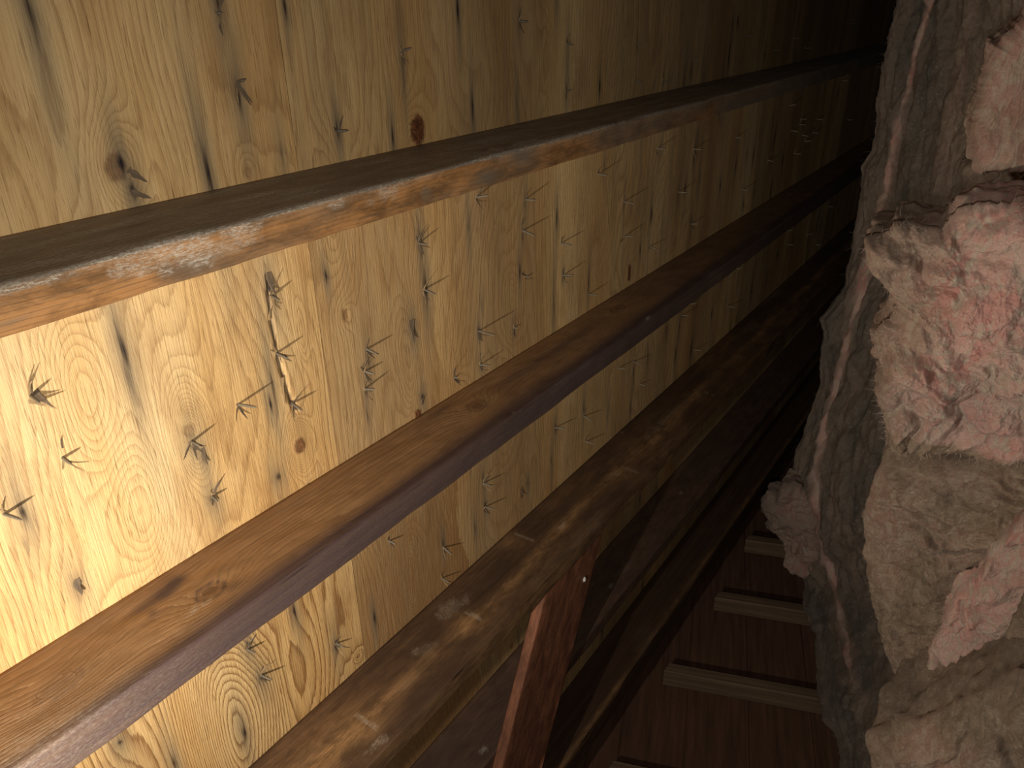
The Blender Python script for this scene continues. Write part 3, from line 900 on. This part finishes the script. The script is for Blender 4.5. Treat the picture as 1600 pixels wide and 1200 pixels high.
# the long dusty batt at the back, its layered side running along Y from edge to edge
OUT = [(-160, 1420), (-60, 1408), (0, 1400), (60, 1388), (130, 1378), (200, 1366), (235, 1362), (262, 1346), (330, 1340), (400, 1330), (450, 1318), (485, 1296), (500, 1282), (520, 1288), (560, 1284), (600, 1282), (650, 1262), (700, 1246), (740, 1236),
       (760, 1228), (780, 1222), (830, 1226), (870, 1236), (910, 1254), (930, 1256), (950, 1255), (975, 1262), (1000, 1272), (1060, 1277), (1100, 1282), (1125, 1284), (1145, 1302), (1200, 1312), (1280, 1330), (1400, 1350)]
oy_ = np.array([o_[0] for o_ in OUT], float); ox_ = np.array([o_[1] for o_ in OUT], float)
ny, npf = 620, 240
ys = np.linspace(-160, 1400, ny)
xo = np.interp(ys, oy_, ox_) + 7 * fbm(ys / 38, 0, seed=88, octs=4, gain=.7)
kk = np.exp(-(np.arange(-60, 61) / 24.) ** 2); kk /= kk.sum()
xs = np.convolve(np.pad(xo, 60, mode='edge'), kk, 'valid')
prof_dx = np.array([0, 40, 110, 200, 330, 480, 700]); prof_X = np.array([2.25, 2.12, 1.90, 1.72, 1.52, 1.34, 1.12])
dxs = np.concatenate([np.linspace(0, 1, npf) ** 1.25 * 700])
G = np.zeros((ny, npf, 3))
for i_, (y_, x0_, xs_) in enumerate(zip(ys, xo, xs)):
    x_ = xs_ + (x0_ - xs_) * np.exp(-dxs / 22)
    XX = np.interp(dxs, prof_dx, prof_X)
    rr_ = W @ np.stack([x_ + dxs - 800, np.full(npf, y_ - 600.), np.full(npf, FOC)])
    row = (rr_ * (XX / rr_[0])).T
    yy_ = row[0, 1]; G[i_] = row * ((yy_ - .06 * math.log1p(math.exp(min((yy_ - 1.80) / .06, 50)))) / yy_ if yy_ > .5 else 1)
arc = np.r_[0, np.cumsum(np.linalg.norm(np.diff(G[ny // 2], axis=0), axis=1))]
Yc = G[..., 1]; AR = np.broadcast_to(arc, Yc.shape)
Yc = np.broadcast_to(np.r_[0, np.cumsum(np.linalg.norm(np.diff(G[:, 60], axis=0), axis=1))][:, None] - .4, Yc.shape)
wob = fbm(Yc * 4, AR * 5, seed=70, octs=3)
disp = .017 * (3 * np.abs(fbm(Yc * 8.0 + wob, AR * 17 + wob * 1.5, seed=71, octs=3)) - .6) + .016 * fbm(Yc * 22, AR * 80 + wob * 3, seed=72, octs=4, gain=.75) + .024 * fbm(Yc * 3, AR * 6, seed=73, octs=2)
fade = sst(0, .06, AR)
nd = np.array([-.75, 0, .66])
G2 = G + (disp * (.25 + .75 * fade))[..., None] * nd
# behind the crest the pile falls away to the floor
backs = []
for k in range(1, 26):
    q = k / 25
    b_ = G2[:, 0, :].copy()
    b_[:, 0] += .42 * q + .02 * fbm(Yc[:, 0] * 10, q * 8, seed=75)
    b_[:, 2] -= .10 * q + .45 * q * q + .015 * fbm(Yc[:, 0] * 10, q * 8, seed=76)
    b_[:, 2] = np.maximum(b_[:, 2], -.97)
    backs.append(b_)
backs = np.array(backs[::-1]).transpose(1, 0, 2)
G3 = np.concatenate([backs, G2], 1)
# limit under the roof
lim = (D - .012 - G3[..., 0] * sT) / cT
G3[..., 2] = np.minimum(G3[..., 2], lim)
G3[..., 1] = np.minimum(G3[..., 1], 1.87 + .01 * vn(G3[..., 0] * 30, G3[..., 2] * 30, seed=4))
Vb = G3.reshape(-1, 3)
nbk = G3.shape[1]
Fb = grid_faces(ny, nbk)
Nb = vnormals(Vb, Fb)
if (Nb @ nd).mean() < 0: Fb = Fb[:, ::-1]; Nb = -Nb
ARf = np.concatenate([np.zeros((ny, 25)), AR], 1).ravel(); Yf = np.repeat(Yc[:, 0], nbk)
pstreak = .8 * np.exp(-((ARf - (.17 - .05 * np.sin(Yf * 3) + .05 * fbm(Yf * 6, ARf * 4, seed=81, octs=3))) / .024) ** 2) * sst(.05, .3, fbm(Yf * 2.2, ARf * 3, seed=78, octs=2) + .25)
pk = np.clip(.15 + .9 * fbm(Yf * 3, ARf * 22, seed=79, octs=3) + 1.3 * pstreak, 0, 1)
dt = np.clip(.80 + .5 * fbm(Yf * 4, ARf * 14, seed=80, octs=3) - 1.1 * pstreak - .35 * sst(.3, .7, ARf), 0, 1)
org = np.array([1.9, .4, 0.0])
bank = make_obj('insulation_batt', Vb + EYE, Fb, M_FIB, None, {'dirt': dt, 'pink': pk}, origin=org)
tag(bank, 'long grey dusty insulation batt at the back with layered streaky side and ragged edge', 'insulation', 'insulation batts heaped at the eave')
rimi = (np.arange(ny)[:, None] * nbk + np.arange(18, 40)[None]).ravel()
strands('loose_fibres', bank, Vb[rimi] + EYE, Nb[rimi], 500, .006, .022, .0003, M_STRANDG, 5, org)

# the pieces in front of it
lump('insulation_batt', [(1357, 372), (1380, 362), (1398, 338), (1422, 345), (1445, 352), (1472, 352), (1480, 332), (1500, 316), (1560, 318), (1640, 312), (1760, 318), (1800, 520), (1770, 745), (1680, 728), (1600, 716), (1520, 712), (1450, 704), (1388, 700), (1382, 650), (1374, 600), (1380, 575),
                          (1370, 545), (1362, 515), (1376, 500), (1392, 492), (1404, 470), (1392, 452), (1366, 428), (1352, 402)], 1.14, (1560, 520), .25, .050, .17, 11, amp=.018, dirt=.0, pink=1.0, round_=.035, rag=.010, fib=1500,
     pinkf=lambda U, V: (-.75 * sst(.03, .13, V + .05 * fbm(U * 12, V * 12, seed=5)) - 1.2 * sst(.155, .175, U), .22 * sst(.06, .16, V + .05 * fbm(U * 15, V * 15, seed=6))), label='bright pink torn end of an insulation batt, lumpy, standing out to the right')
lump('insulation_batt', [(1600, 20), (1568, 55), (1546, 88), (1530, 140), (1520, 178), (1513, 200), (1517, 235), (1528, 262), (1570, 268), (1650, 275), (1760, 280), (1790, 120), (1740, -60), (1650, -70)], 1.28, (1650, 120), .25, .035, .22, 22, amp=.010, dirt=.05, pink=.62,
     streak=2.2, round_=.028, fib=500, label='pale pink insulation flap in the upper right corner with a curled lit edge')
lump('insulation_batt', [(1388, 702), (1470, 708), (1600, 718), (1720, 730), (1760, 800), (1640, 800), (1600, 818), (1570, 850), (1545, 900), (1510, 950), (1488, 1000), (1478, 1060), (1460, 1092), (1425, 1080), (1400, 1040), (1378, 985), (1362, 930), (1352, 870), (1350, 810), (1362, 750)], 1.34, (1450, 850), .45, .05, .22, 33, amp=.015, dirt=.22, pink=.12,
     streak=.6, round_=.09, fib=500, fibmat=M_STRANDG, label='smooth tan insulation flap hanging below the bright pink batt end')
lump('insulation_batt', [(1640, 780), (1600, 798), (1568, 830), (1545, 862), (1520, 900), (1490, 935), (1462, 985), (1448, 1030), (1440, 1068), (1450, 1095), (1478, 1088), (1500, 1080), (1545, 1060), (1572, 1000), (1620, 940), (1720, 880), (1760, 800)], 1.24, (1545, 950), .4, .02, .10, 44, amp=.013, dirt=.05, pink=.75,
     streak=.8, round_=.025, rag=.011, fib=700, label='ragged pink torn strip of insulation running diagonally at the lower right')
lump('insulation_batt', [(1600, 930), (1572, 985), (1556, 1010), (1545, 1062), (1560, 1090), (1700, 1100), (1760, 1000), (1740, 880)], 1.20, (1640, 1010), .4, .03, .14, 55, amp=.010, dirt=.5, pink=.0,
     round_=.05, fib=200, fibmat=M_STRANDG, label='grey-tan insulation corner at the right edge below the pink torn strip')
lump('insulation_batt', [(1356, 1142), (1372, 1136), (1398, 1140), (1404, 1124), (1440, 1116), (1470, 1106), (1492, 1096), (1530, 1072), (1600, 1058), (1720, 1050), (1780, 1180), (1740, 1380), (1560, 1420), (1420, 1380), (1385, 1290), (1375, 1220), (1368, 1180)], 1.10, (1560, 1240), .45, .05, .25, 66, amp=.012, dirt=.25, pink=.05,
     round_=.05, rag=.010, fib=900, fibmat=M_STRANDG, label='speckled tan insulation chunk in the lower right corner')
# the tuft that hangs off the ragged edge towards the gable
lump('insulation_tuft', [(1195, 772), (1212, 768), (1226, 752), (1250, 760), (1272, 790), (1290, 830), (1280, 880), (1258, 902), (1236, 898), (1224, 882), (1228, 862), (1222, 845), (1205, 828), (1190, 800)], 2.25, (1240, 820), .3, .02, .10, 77, amp=.014, dirt=.50, pink=.7,
     round_=.03, rag=.012, nang=300, nrad=60, fib=260, fibmat=M_STRANDG, stuffl=(.005, .015), label='small dusty pink insulation tuft sticking out over the gable studs')
